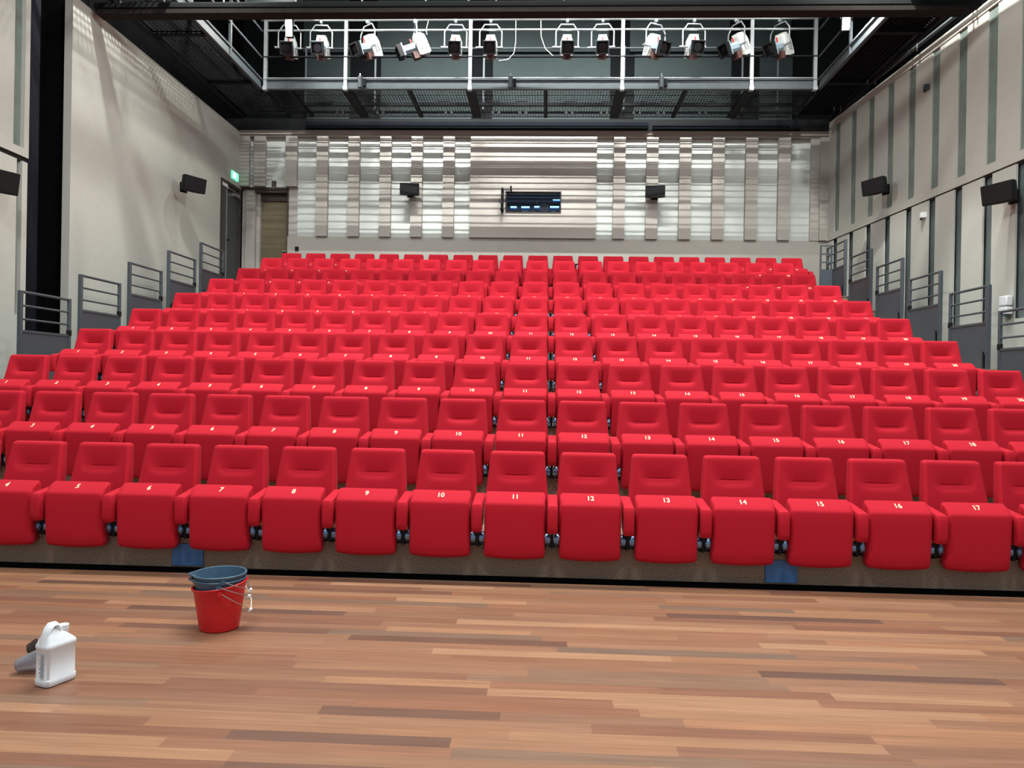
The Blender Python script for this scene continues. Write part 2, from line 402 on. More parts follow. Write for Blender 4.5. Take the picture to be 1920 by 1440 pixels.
def text_mesh(txt, name):
    c = bpy.data.curves.new(name, 'FONT'); c.body = txt; c.size = 0.065; c.extrude = 0.0008; c.align_x = 'CENTER'; c.align_y = 'CENTER'
    c.offset = 0.0014
    o = bpy.data.objects.new(name, c); S.collection.objects.link(o)
    dg = bpy.context.evaluated_depsgraph_get(); me = bpy.data.meshes.new_from_object(o.evaluated_get(dg))
    bpy.data.objects.remove(o); me.materials.clear(); me.materials.append(M['num']); me.name = name
    a = math.radians(33.7)                 # lies on the sloping top of the folded pan
    mt = Matrix.Translation((0, -0.0722, 0.4115)) @ Matrix.Rotation(a, 4, 'X') @ Matrix.Scale(0.86, 4, (1, 0, 0))
    me.transform(mt)
    return me
chair_parts = {}
hold = empty('theatre_seat')
chair_parts['backrest'] = backrest_mesh().build('backrest', M['red'], hold)
chair_parts['seat'] = pan_mesh().build('seat', M['red'], hold)
AR = armrest_mesh().build('armrest', M['red'], hold); AR.location = (-PITCHX/2, 0, 0)
hg = []
for sx in (-1, 1):
    t = MB(); x0 = sx*.228; x1 = sx*.258
    t.cyl((x0, -.035, .10), (x1, -.035, .10),   .045, 20); t.cyl((x1, -.035, .10), (sx*.262, -.035, .10), .03, 16); t.cyl((x0, -.035, .10), (sx*.224, -.035, .10), .026, 12)
    h = t.build('hinge', M['hinge'], hold); hg.append(h)
t = MB(); t.box(-PITCHX/2 - .011, -PITCHX/2 + .011, -.06, .10, .036, .20); t.box(-PITCHX/2 - .03, -PITCHX/2 + .03, -.01, .09, .036, .05)
t.box(-PITCHX/2 - .012, -PITCHX/2 + .012, .06, .16, .036, .30); t.box(-.238, .238, -.022, .13, .036, .062)  # full-width low black box added to cover the brightly lit tread edge
BR = t.build('bracket', M['black'], hold)
t = MB()
for sx in (1,):
    prof = [(-.02,.13),(-.09,.17),(-.10,.30),(.20,.37),(.21,.13)]
    x = -PITCHX/2 - .012
    t.rings([[(x, y, z) for y, z in prof], [(x + .024, y, z) for y, z in prof]], smooth=False)
SP = t.build('side_panel', M['ply'], hold)
t = MB(); t.box(-.205, .205, .14, .16, .036, .30); t.build('back_shell', M['black'], hold)
NUM = [None] + [text_mesh(str(i), 'seat_number') for i in range(1, 22)]
parts0 = [o for o in S.objects if o.parent == hold]
ROWN = ['front', 'second', 'third', 'fourth', 'fifth', 'sixth', 'seventh', 'eighth', 'ninth', 'tenth and rearmost']
rng = {0: (3, 19), 1: (2, 19), 2: (1, 20)}
def ordn(n): return str(n)
first = True
for k in range(10):
    lo, hi = rng.get(k, (1, 21 if k == 9 else 20))
    for sN in range(lo, hi + 1):
        X = SX0 + (sN - 11.5) * PITCHX
        loc = (X, ROWY[k], ROWZ[k])
        if first:
            r = hold; plist = parts0; first = False
        else:
            r = hold.copy(); S.collection.objects.link(r)
            plist = []
            for o in parts0:
                c = o.copy(); S.collection.objects.link(c); c.parent = r; plist.append(c)
        r.location = loc
        rowname = 'front row' if k == 0 else '%s row from the stage' % ROWN[k]
        if k < 8: lab = 'red folding theatre seat numbered %d, standing in the %s' % (sN, rowname)
        elif k == 8: lab = 'red folding theatre seat, place %d from the left in the ninth row, before the rearmost' % sN
        else: lab = 'red folding theatre seat, place %d from the left in the rearmost row by the wall' % sN
        tag(r, lab, 'theatre seat', 'theatre seats in the %s' % rowname)
        seat = plist[1]
        n_ = bpy.data.objects.new('seat_number', NUM[sN]); S.collection.objects.link(n_); n_.parent = seat
        if k < 8: n_['label'] = 'cream number %d on top of the folded seat' % sN
        if sN == hi:
            c = AR.copy(); S.collection.objects.link(c); c.parent = r; c.location = (PITCHX/2, 0, 0)
            c = BR.copy(); S.collection.objects.link(c); c.parent = r; c.location = (PITCHX, 0, 0)

# ------------------------------------------------------------------ gates along both sides of the stand
def make_gate(side):
    g = empty('stair_gate')
    L_ = 0.95
    s = 0.02
    for y in (0, L_):
        t = MB().box(-s - (.012 if y == 0 else 0), s, y - s, y + s, 0.0, 1.13); t.build('post', M['gate'], g, bevel=.003)
    for z in (1.115, .945, .775):
        t = MB(); t.cyl((0, s, z), (0, L_ - s, z), .014 if z < 1.1 else .018, 10); t.build('rail', M['gate'], g)
    t = MB().box(-.006, .006, s, L_ - s, .02, .63); t.box(-.014, .014, s, L_ - s, .61, .64); t.box(-.014, .014, s, L_-s, .0, .03)
    t.build('panel', M['gate'], g)
    t = MB().box(-.022, .022, L_ - .03, L_ + .03, .62, .70); t.build('latch', M['black'], g, bevel=.004)
    t = MB().box(.008*side, .03*side, .05, .08, .02, .20); t.box(.008*side, .02*side, .09, .105, .02, .24); t.build('drop_bolt', M['black'], g)
    return g
gl = make_gate(1); gr = make_gate(-1); index_kids()
ord_ = {3: 'fourth', 4: 'fifth', 5: 'sixth', 6: 'seventh', 7: 'eighth', 8: 'ninth', 9: 'tenth'}
for side, g0, x, ks in (('left', gl, -6.545, (3, 4, 5, 6, 7)), ('right', gr, 5.9, (3, 4, 5, 6, 7, 8))):
    for i, k in enumerate(ks):
        g = g0 if i == 0 else copy_tree(g0)
        g.location = (x, ROWY[k] + 0.08, DECK[k])
        tag(g, 'grey steel gate with three rails at the %s end of the %s row' % (side, ord_[k]), 'gate', 'grey steel gates at the %s ends of the rows' % side)
g = empty('end_gate', (5.64, 15.68, DECK[8]))
for x in (0, .22): MB().box(x-.015, x+.015, -.015, .015, 0, 1.13).build('post', M['gate'], g)
for z in (1.115, .945, .775): MB().cyl((0, 0, z), (.22, 0, z), .013, 8).build('rail', M['gate'], g)
MB().box(0, .22, -.005, .005, 0, .63).build('panel', M['gate'], g)
tag(g, 'short grey steel gate beside the rearmost seats, below the right back corner', 'gate')

# ------------------------------------------------------------------ back wall
cx0, cx1 = -1.9, 1.155                                # plain centre panel
wx0, wx1, wz0, wz1 = -1.015, 0.293, 5.574, 6.058       # booth window opening
zb_, zt_ = 4.955, 7.40
b = MB()
b.box(-6.40, cx0, YB, YB + .1, 3.5, 7.56); b.box(cx1, 6.75, YB, YB + .1, 3.5, 7.56)
b.box(cx0, cx1, YB, YB + .1, 3.5, wz0); b.box(cx0, cx1, YB, YB + .1, wz1, 7.56); b.box(cx0, wx0, YB, YB + .1, wz0, wz1); b.box(wx1, cx1, YB, YB + .1, wz0, wz1)
b.box(-7.7, -6.40, YB, YB + .1, 6.17, 7.56)            # above the door recess
wb = struct(b.build('wall_back', M['wall2']))
t = MB(); t.box(-6.40, 6.75, YB - .07, YB, 3.5, zb_); t.build('plinth_panel', M['wall2'], wb)
t = MB(); t.box(-7.6, 6.75, YB - .16, YB, 7.44, 7.56); t.box(-7.6, 6.75, YB - .12, YB, 7.40, 7.44); t.box(-7.6, 6.75, YB-.19, YB-.16, 7.50, 7.56); t.build('top_trim', M['wall2'], wb)
# centre panel, proud of the wall, with the window opening left free
t = MB(); yF = YB - .15
t.box(cx0, cx1, yF, YB, zb_, wz0); t.box(cx0, cx1, yF, YB, wz1, zt_ + .02); t.box(cx0, wx0, yF, YB, wz0, wz1); t.box(wx1, cx1, yF, YB, wz0, wz1)
t.build('centre_panel', M['wall2'], wb)
pil = [-7.10, -6.31, -5.54, -4.76, -3.98, -3.21, -2.43] + [1.70, 2.485, 3.27, 4.055, 4.84, 5.61]
pilb = MB(); wide = MB()
edges = []
for i, x in enumerate(pil):
    z0 = zb_ if x > -6.2 else 6.17
    pilb.box(x - .14, x + .14, YB - .15, YB, z0 if x > -6.1 else 6.17, zt_)
pilb.box(6.24, 6.44, YB - .10, YB, zb_, zt_); pilb.box(6.44, 6.72, YB - .17, YB, zb_, zt_)
pilb.box(-7.62, -7.36, YB - .15, YB, 6.17, zt_)
pilb.build('pilasters', M['wall2'], wb)
xs = [(-7.36, -7.24, 6.17), (-6.96, -6.45, 6.17)]
L_p = pil[1:7]
for a_, c_ in zip(L_p[1:-1], L_p[2:]): xs.append((a_ + .14, c_ - .14, zb_))
xs.append((-6.17, -5.68, zb_))
xs.append((pil[6] + .14, cx0, zb_)); xs.append((cx1, pil[7] - .14, zb_))
Rp = pil[7:]
for a_, c_ in zip(Rp[:-1], Rp[1:]): xs.append((a_ + .14, c_ - .14, zb_))
xs.append((Rp[-1] + .14, 6.24, zb_))
for a_, c_, z0 in xs: wide.box(a_, c_, YB - .03, YB, z0, 7.30)
wide.build('felt_panels', M['lightpanel'], wb)

# booth window
w = MB(); e = .022
w.box(wx0 - e, wx1 + e, yF - .012, yF + .12, wz1, wz1 + e); w.box(wx0 - e, wx1 + e, yF - .012, yF + .12, wz0 - e, wz0)
w.box(wx0 - e, wx0, yF - .012, yF + .12, wz0, wz1); w.box(wx1, wx1 + e, yF - .012, yF + .12, wz0, wz1)
win = struct(w.build('window_1', M['frame']))
MB().box(wx0, wx1, yF + .06, yF + .068, wz0, wz1).build('pane', M['glass'], win)
t = MB(); t.box(wx0 - .11, wx0 - .06, yF - .30, yF - .02, wz0 - .02, wz1 + .03); t.build('open_sash', M['rig'], win)
t = MB(); t.tube([(wx0 - .17, yF - .16, wz1 - .2), (wx0 - .15, yF - .2, wz1 - .2), (wx0 - .15, yF - .2, wz1 - .30)], .006, 6); t.build('sash_handle', M['black'], win)
t = MB(); t.tube([(wx0 + .12, yF - .02, wz1 + .02), (wx0 + .11, yF - .05, wz1 + .14)], .02, 8); t.cyl((wx0 - .1, yF - .05, wz1 + .04), (wx0 + .1, yF - .03, wz1 + .04), .01, 6); t.build('stay_arm', M['black'], win)
t = MB(); t.cyl((wx0 - .09, yF - .17, wz0 + .03), (wx0 - .09, yF - .03, wz0 + .03), .045, 10); t.build('sash_knob', M['black'], win)
bo = MB()
bo.box(-1.6, 1.0, YB + 1.5, YB + 1.55, 4.9, 6.6); bo.box(-1.6, -1.55, YB + .1, YB + 1.5, 4.9, 6.6); bo.box(.95, 1.0, YB + .1, YB + 1.5, 4.9, 6.6)
bo.box(-1.6, 1.0, YB + .1, YB + 1.5, 6.55, 6.6); bo.box(-1.6, 1.0, YB + .1, YB + 1.5, 4.9, 4.95)
struct(bo.build('wall_booth', M['booth']))
for i, (x0, x1, z, lab) in enumerate(((-.93, -.78, 5.80, 'leftmost short cyan light tube glowing inside the booth window'), (-.66, -.46, 5.80, 'second cyan light tube from the left in the booth window'),
                                 (-.34, -.22, 5.81, 'cyan light tube left of the round lens in the booth window'), (.05, .27, 5.81, 'cyan light tube right of the round lens in the booth window'),
                                 (.12, .34, 5.99, 'upper thin cyan light tube at the right of the booth window'))):
    t = empty('light_tube', (x0, YB + .35, z))
    tag(t, lab, 'light tube', 'light tubes in the booth window')
    MB().box(0, x1 - x0, -.01, .01, 0, .028 if i < 4 else .014).build('tube', M['led'], t)
    MB().box(0, x1 - x0, 0, .02, -.022, 0).build('glow_strip', M['ledblue'], t)  # emissive strip that paints the blue glow under the tube
pj = empty('projector', (-.10, YB + .40, 5.68)); tag(pj, 'dark projector with a round lens behind the booth window', 'projector')
MB().box(-.15, .15, .05, .4, 0, .24).build('housing', M['speaker'], pj)
MB().cyl((0, -.02, .12), (0, .06, .12), .11, 24).build('lens_barrel', M['boothgrey'], pj)
MB().cyl((0, -.03, .12), (0, -.015, .12), .085, 20).build('lens', M['lens'], pj)
for x0, x1, z0, z1, lab in ((-.66, -.5, 5.5, 5.76, 'grey equipment box left in the booth window'), (-.48, -.32, 5.5, 5.74, 'grey equipment box in the middle of the booth window'),
                     (.08, .18, 5.5, 5.76, 'narrow grey equipment box right of the projector lens'), (-.30, -.24, 5.93, 5.98, 'small pale box high in the booth window')):
    t = empty('equipment_box', (x0, YB + .45, z0)); tag(t, lab, 'equipment box')
    MB().box(0, x1 - x0, 0, .1, 0, z1 - z0).build('case', M['boothgrey'], t, bevel=.006); MB().box(.01, x1 - x0 - .01, -.004, 0, .01, (z1-z0)*.5).build('front_plate', M['booth'], t)
struct(MB().box(-1.4, .9, YB + .42, YB + .8, 5.46, 5.5).build('trim_4', M['booth']))

# doors at the left back corner
d = MB(); d.box(-7.27, -6.40, YB + .02, YB + .30, 6.05, 6.17); d.box(-6.44, -6.40, YB, YB + .30, 3.6, 6.17); d.box(-7.7, -7.60, YB, YB + .3, 3.6, 6.17)
d.box(-7.62, -6.44, YB - .01, YB + .06, 6.12, 6.18); d.box(-7.26, -6.40, YB + .18, YB + .30, 5.88, 6.10)
dr = struct(d.build('door_1', M['frame']))
MB().box(-7.16, -6.44, YB + .24, YB + .28, 3.6, 5.92).build('door_leaf', M['golddoor'], dr)
MB().box(-6.62, -6.52, YB + .18, YB + .22, 4.62, 4.65).build('door_handle', M['steel'], dr)
t = MB(); t.box(-7.62, -7.50, YB + .08, YB + .30, 3.6, 6.12); t.box(-7.50, -7.26, YB + .04, YB + .3, 3.6, 6.12); t.box(-7.26, -7.17, YB + .14, YB + .3, 3.6, 6.12); t.build('jamb', M['wall2'], dr)
MB().box(-6.83, -6.71, YB - .035, YB - .01, 6.18, 6.33).build('alarm_lamp', M['frame'], dr)
lx = -7.6
d = MB(); d.box(lx - .02, lx + .02, 17.02, 17.08, 3.6, 6.1); d.box(lx - .02, lx + .02, 18.09, 18.15, 3.6, 6.1); d.box(lx - .02, lx + .02, 17.08, 18.09, 6.03, 6.1)
dr = struct(d.build('door_2', M['frame']))
MB().box(lx - .06, lx - .02, 17.08, 17.40, 3.6, 5.95).build('door_leaf', M['door'], dr)
MB().box(lx - .06, lx - .02, 17.42, 18.09, 3.6, 5.95).build('door_leaf', M['door'], dr)
MB().box(lx - .03, lx - .01, 17.395, 17.425, 3.6, 5.95).build('meeting_edge', M['steel'], dr)
MB().box(lx - .03, lx + .01, 17.10, 17.40, 5.95, 6.03).build('sign_plate', M['white'], dr)
t = MB(); t.box(lx - .02, lx + .07, 17.7, 17.95, 5.83, 5.90); t.box(lx, lx + .03, 17.4, 17.75, 5.93, 5.96); t.build('door_closer', M['steel'], dr)
t = MB(); t.cyl((lx - .01, 17.43, 4.72), (lx + .05, 17.43, 4.72), .018, 8); t.build('door_handle', M['black'], dr)
sg = empty('exit_sign', (lx + .035, 17.58, 6.24)); tag(sg, 'small lit green exit sign above the side door', 'exit sign')
MB().box(-.03, .0, 0, .36, 0, .18).build('sign_box', M['exit'], sg)
t = MB(); t.box(.0, .004, .04, .20, .03, .15); t.build('doorway_symbol', M['exitwhite'], sg)
t = MB(); t.box(.004, .008, .10, .13, .05, .11); t.box(.004, .008, .115, .135, .115, .135); t.box(.004, .008, .08, .11, .04, .06); t.box(.004,.008,.24,.32,.08,.10); t.build('running_figure', M['exit'], sg)
so = empty('wall_socket', (-6.2, YB - .07, 4.60)); tag(so, 'small black socket box on the plinth right of the bronze door', 'socket')
MB().box(0, .09, -.03, 0, 0, .10).build('socket_box', M['black'], so, bevel=.004); MB().box(.02, .07, -.034, -.03, .03, .08).build('socket_face', M['rig'], so)

# ------------------------------------------------------------------ right wall (slightly splayed)
def RW(y): return 6.62 + .07 * (18.2 - y)
b = MB(); yA, yZ = 3.0, 18.35
def rpanel(b, y0, y1, z0, z1, off=0.0, th=.03):
    b.quadbox([(RW(y0) - off, y0), (RW(y0) - off + th, y0), (RW(y1) - off + th, y1), (RW(y1) - off, y1)], z0, z1)
up_c = [12.235 + .763 * i for i in range(-12, 8)]; lo_c = [12.30 + .763 * i for i in range(-12, 8)]
def strips(centres, half, z0, z1, b):
    prev = yA
    for c in centres:
        if c - half > prev: rpanel(b, prev, c - half, z0, z1)
        prev = c + half
    rpanel(b, prev, yZ, z0, z1)
rpanel(b, yA, yZ, 7.58, 7.73, 0.02, .09)       # top band
rpanel(b, yA, yZ, 4.93, 5.08, 0.0, .05)       # band between the storeys
strips(up_c, .118, 5.08, 7.58, b)
rpanel(b, yA, yZ, 7.6, 7.7, 0.0, .05)
wr = struct(b.build('wall_right', M['wall']))
t = MB(); strips(lo_c, .112, 2.55, 4.90, t); rpanel(t, yA, yZ, -0.1, 2.55, 0.0, .05); t.build('lower_panels', M['wall'], wr)
t = MB(); rpanel(t, yA, yZ, 4.895, 4.93, -.03, .02); t.build('shadow_gap', M['black'], wr)
t = MB(); rpanel(t, yA, yZ, 5.0, 7.7, -.022, .02); t.build('upper_slot_lining', M['slotgreen'], wr)
t = MB(); rpanel(t, yA, yZ, 2.4, 4.95, -.085, .02); t.build('lower_slot_lining', M['slotdark'], wr)

# ------------------------------------------------------------------ left wall
b = MB(); b.box(lx - .13, lx, 11.56, 17.02, 0, 7.50); b.box(lx - .13, lx, 17.02, 18.15, 6.1, 7.50); b.box(lx - .13, lx, 18.15, 18.3, 0, 7.50); b.box(lx - .13, lx - .1, 17.02, 18.15, 3.4, 6.1)
b.box(lx-.13, lx, 17.02, 18.15, 0, 3.6)
wl = struct(b.build('wall_left', M['wall']))
b = MB(); b.box(lx - .12, lx, 2.5, 10.28, 4.60, 8.6); b.box(lx - .12, lx, 10.50, 10.60, 4.60, 8.6); b.box(lx - .12, lx, 2.5, 10.36, 0, 4.53); b.box(lx - .12, lx, 10.47, 10.58, 0, 4.53)
b.box(lx-.12, lx, 10.28, 10.50, 4.60, 4.72); b.box(lx - .12, lx, 10.36, 10.47, 0, 2.30)
wf = struct(b.build('wall_left_front', M['wall']))
MB().box(lx - .10, lx - .06, 10.27, 10.51, 4.7, 8.6).build('upper_slot_lining', M['slotgreen'], wf)
MB().box(lx - .12, lx - .08, 10.3, 10.5, 2.2, 4.53).build('lower_slot_lining', M['slotdark'], wf)
MB().box(lx - .10, lx - .02, 2.5, 10.58, 4.53, 4.60).build('shadow_gap', M['black'], wf)
struct(MB().box(-9.4, -9.3, 10.4, 11.8, 0, 9).build('wall_side_stage', M['ceil']))
struct(MB().box(-9.4, lx - .12, 11.7, 11.8, 0, 9).build('wall_side_stage_back', M['ceil']))
# curtain in the gap
cb = MB(); pts = []
for i in range(61):
    t_ = i / 60; pts.append((-7.76 - 0.45 * t_ + .035 * math.sin(i * 1.25), 10.62 + 1.02 * t_))
cb.rings([[(x, y, z) for x, y in pts] for z in (0.02, 4.5, 9.0)], cap=False, closed=False)
cu = cb.build('stage_curtain', M['curtain']); md = cu.modifiers.new('thick', 'SOLIDIFY'); md.thickness = .01
tag(cu, 'tall midnight blue curtain hanging in the gap of the left wall', 'curtain')

# upper side walls, ceiling
struct(MB().box(-8.0, -7.9, 11.9, 20, 7.4, 14).build('wall_left_upper', M['ceil']))
struct(MB().box(-8.0, -7.9, 2.5, 10.5, 8.6, 14).build('wall_left_front_upper', M['ceil']))
struct(MB().box(7.9, 8.0, 3, 20, 7.0, 14).build('wall_right_upper', M['ceil']))
struct(MB().box(-8.2, 8.2, -2, 20, 14, 14.1).build('ceiling', M['ceil']))
up_ = MB(); up_.box(-8, 8, 18.9, 19.0, 7.3, 14)
wu = struct(up_.build('wall_back_upper', M['updark']))
t = MB()
for x0, x1 in ((-6.2, -5.1), (-4.3, -1.98), (-1.45, 1.5), (2.1, 4.5), (5.2, 6.0)): t.box(x0, x1, 18.82, 18.9, 7.6, 9.72); t.box(x0 - .12, x1 - .05, 18.84, 18.9, 9.80, 11.6)
t.build('acoustic_panels', M['uppanel'], wu)
hd = MB(); hd.box(-7.9, 6.6, 17.98, 18.03, 7.53, 7.80)
h = hd.build('header_beam', M['rig']); tag(h, 'long black header beam above the back wall trim', 'beam')
h = MB().box(-5.9, 2.35, 17.88, 17.97, 7.55, 7.70).build('cable_duct', M['headerblue'], bevel=.01); tag(h, 'long dark blue duct running left of centre above the back wall', 'duct')
h = MB().box(2.45, 5.9, 17.88, 17.97, 7.54, 7.63).build('cable_duct', M['headerblue'], bevel=.01); tag(h, 'short dark blue duct at the right above the back wall', 'duct')
struct(MB().box(-8, 8, 18.2, 18.9, 7.56, 7.60).build('trim_5', M['updark']))

# ------------------------------------------------------------------ catwalk over the last rows
CY0, CY1, CZ = 15.87, 17.6, 7.68
cw = empty('rear_catwalk', (0, CY0, CZ)); tag(cw, 'long steel catwalk with open grating crossing above the last rows', 'catwalk')
def P(mb, name, m, **k): return mb.build(name, m, cw, **k)
P(MB().box(-6.18, 5.58, 0, .05, 0.02, .20).box(-6.18, 5.58, -.04, .05, 0, .025).box(-6.18, 5.58, -.04, .05, .19, .205), 'fascia', M['fascia'])
P(MB().box(-6.18, 5.58, 1.70, 1.72, 0.035, .06), 'rear_edge_beam', M['rig'])
XB = [-5.65, -4.39, -3.03, -1.71, -0.09, 1.515, 2.87, 4.21]
t = MB()
for i in range(18): t.box(-6.18, 5.58, .10 + .102*i - .007, .10 + .102*i + .007, .060, .072)
P(t, 'grating_cross_bars', M['rig'])
t = MB()
x = -6.16
while x < 5.58: t.box(x, x + .009, .05, 1.88, .064, .076); x += .062
P(t, 'grating_bearing_bars', M['rig'])
P(MB().box(-6.18, 5.58, .98, 1.07, .03, .10), 'middle_beam', M['rig'])
for i, x in enumerate(XB):
    wd = .10 if i in (1, 3, 5, 7) else .04
    P(MB().box(x - wd, x + wd, .05, 1.70, -.0, .058), 'joist', M['rig'])
for x in (-6.14, -4.39, -1.71, 1.515, 4.21, 5.52):
    P(MB().box(x - .035, x + .035, -.035, .035, .02, 1.50).box(x - .045, x + .045, -.05, .05, -.02, .06), 'post', M['pipe'])
for z, r, m in ((1.485, .03, 'pipe'), (1.26, .022, 'pipe'), (.69, .022, 'rig'), (.235, .016, 'pipe')):
    P(MB().cyl((-6.18, -.02, z), (5.56, -.02, z), r, 10), 'handrail', M[m])
for x in (-5.75, -4.1, -1.55, 1.7, 4.4, 5.2):
    P(MB().box(x - .02, x + .02, 1.48, 1.52, .1, 1.6), 'rear_post', M['fascia'])
P(MB().cyl((-6.15, 1.5, 1.55), (5.55, 1.5, 1.55), .02, 8), 'rear_handrail', M['fascia'])
t = MB()
for x in (-4.9, -3.95, -2.35, -1.25, -.62, .45, 1.25, 2.0, 2.55, 3.5): t.box(x - .13, x + .13, .62, .66, -.012, .0).box(x - .10, x - .04, 1.42, 1.46, -.012, .06).box(x + .04, x + .10, 1.42, 1.46, -.012, .06)
P(t, 'grating_clips', M['black'])
for lab, x in (('small grey winch box on the catwalk edge below the third spotlight', -4.05), ('small grey winch box on the catwalk edge at the centre', -.84), ('small grey winch box on the catwalk edge right of centre', 2.33)):
    bx = empty('winch_box', (x, CY0 - .05, CZ + .005)); tag(bx, lab, 'winch box', 'winch boxes on the catwalk edge')
    MB().cyl((0, -.04, 0), (0, -.04, .24), .05, 14).build('drum', M['fascia'], bx); MB().box(.06, .12, -.06, 0, .03, .18).build('plug', M['rig'], bx)
    MB().cyl((0, -.04, .24), (0, -.04, .30), .015, 8).build('bolt', M['steel'], bx)

# ------------------------------------------------------------------ side galleries
def gallery(name, xi, xo, label, side):
    g = empty(name, (xi, 8.0, CZ)); tag(g, label, 'gallery')
    L_ = CY0 - 8.0; s = -1 if xo < xi else 1; wdt = abs(xo - xi)
    MB().box(0, s*.04, 0, L_, .02, .20).box(-s*.03, s*.04, 0, L_, 0, .025).box(-s*.03, s*.04, 0, L_, .19, .205).build('fascia', M['fascia'], g)
    t = MB(); y = 0.05
    while y < L_ + 1.7: t.box(s*.04, s*wdt, y, y + .012, .06, .085); y += .075
    x = .1
    while x < wdt: t.box(s*x, s*(x+.012), 0, L_ + 1.7, .055, .075); x += .09
    t.build('grating', M['rig'], g)
    MB().box(s*wdt, s*(wdt+.06), 0, L_ + 1.7, -.02, .14).build('outer_beam', M['rig'], g)
    for y in [L_ - .3 - 2.2*i for i in range(4)]: MB().box(s*.04, s*wdt, y - .05, y + .05, 0, .11).build('joist', M['rig'], g)
    for z, r in ((1.485, .025), (1.26, .022), (.69, .022), (.235, .016)): MB().cyl((0, 0, z), (0, L_, z), r, 8).build('handrail', M['fascia'], g)
    for y in [L_ - 1.6*i for i in range(1, 5)]: MB().box(-.025, .025, y-.025, y+.025, 0, 1.5).build('post', M['fascia'], g)
    return g
g1 = gallery('side_gallery', -6.23, -7.25, 'steel gallery with grating floor along the left wall top', -1)
g2 = gallery('side_gallery', 5.61, 6.5, 'dark steel gallery along the right wall top', 1)
MB().box(.1, .85, 0, 9.5, .09, .10).build('rubber_mat', M['ceil'], g2)
# cable tray and brackets by the right wall
ct = empty('wall_cable_tray', (6.55, 8.0, 7.75)); tag(ct, 'dark cable tray with small brackets above the right wall', 'cable tray')
t = MB(); t.quadbox([(.55, 0), (.62, 0), (-.02, 9.6), (-.09, 9.6)], 0, .03); t.build('tray', M['fascia'], ct)
for i in range(5):
    y = 3 + 1.5*i; x = .55 - .067*y
    MB().box(x - .01, x + .01, y - .01, y + .01, -.1, .25).box(x - .16, x - .14, y - .01, y + .01, -.1, .25).build('bracket', M['pipe'], ct)

# added unseen plate, cuts the batten's light off the rows below the catwalk
struct(MB().box(-5.0, 4.0, 12.25, 12.26, 12.05, 12.43).build('added_light_shield', M['rig']))
# ------------------------------------------------------------------ front lighting beam
fb = empty('front_beam', (0, 12.1, 7.405)); tag(fb, 'thick black beam with brown flange spanning the hall at the top edge', 'beam')
MB().box(-7.55, 6.75, -.10, .10, .08, .20).build('web', M['rig'], fb, bevel=.03)
MB().box(-7.5, 6.5, -.12, .12, 0.0, .07).build('flange', M['rust'], fb)
for x in (-7.15, -6.4, -5.4, -4.2, -3.1, -2.05, -1.35, -.9, .2, 1.3, 2.4, 3.5, 4.5, 5.5):
    MB().cyl((x, 0, .2), (x, 0, 2.5), .016, 6).build('hanger_rod', M['pipe'], fb)
ob = MB().cyl((-6.1, 11.5, 7.63), (5.5, 11.5, 7.63), .04, 10).build('rigging_pipe', M['rig']); tag(ob, 'dark rigging pipe just above the front beam', 'pipe')
# ducts glimpsed above the beam
for x0, x1, y, z, lab in ((-5.9, -4.9, 13.4, 8.75, 'pale duct glimpsed above the beam at the left'), (-1.2, -.3, 13.6, 8.9, 'black lamp head glimpsed above the beam near the centre'),
                         (2.9, 3.9, 13.4, 8.8, 'pale duct glimpsed above the beam right of centre')):
    dct = empty('air_duct' if 'duct' in lab else 'lamp_head', (x0, y, z)); tag(dct, lab, 'duct' if 'duct' in lab else 'lamp')
    MB().box(0, x1 - x0, 0, 1.2, 0, .25).build('casing', M['uppanel'] if 'duct' in lab else M['rig'], dct, bevel=.02); MB().box(.1, .2, .2, .3, .25, 5.0).build('hanger', M['rig'], dct)

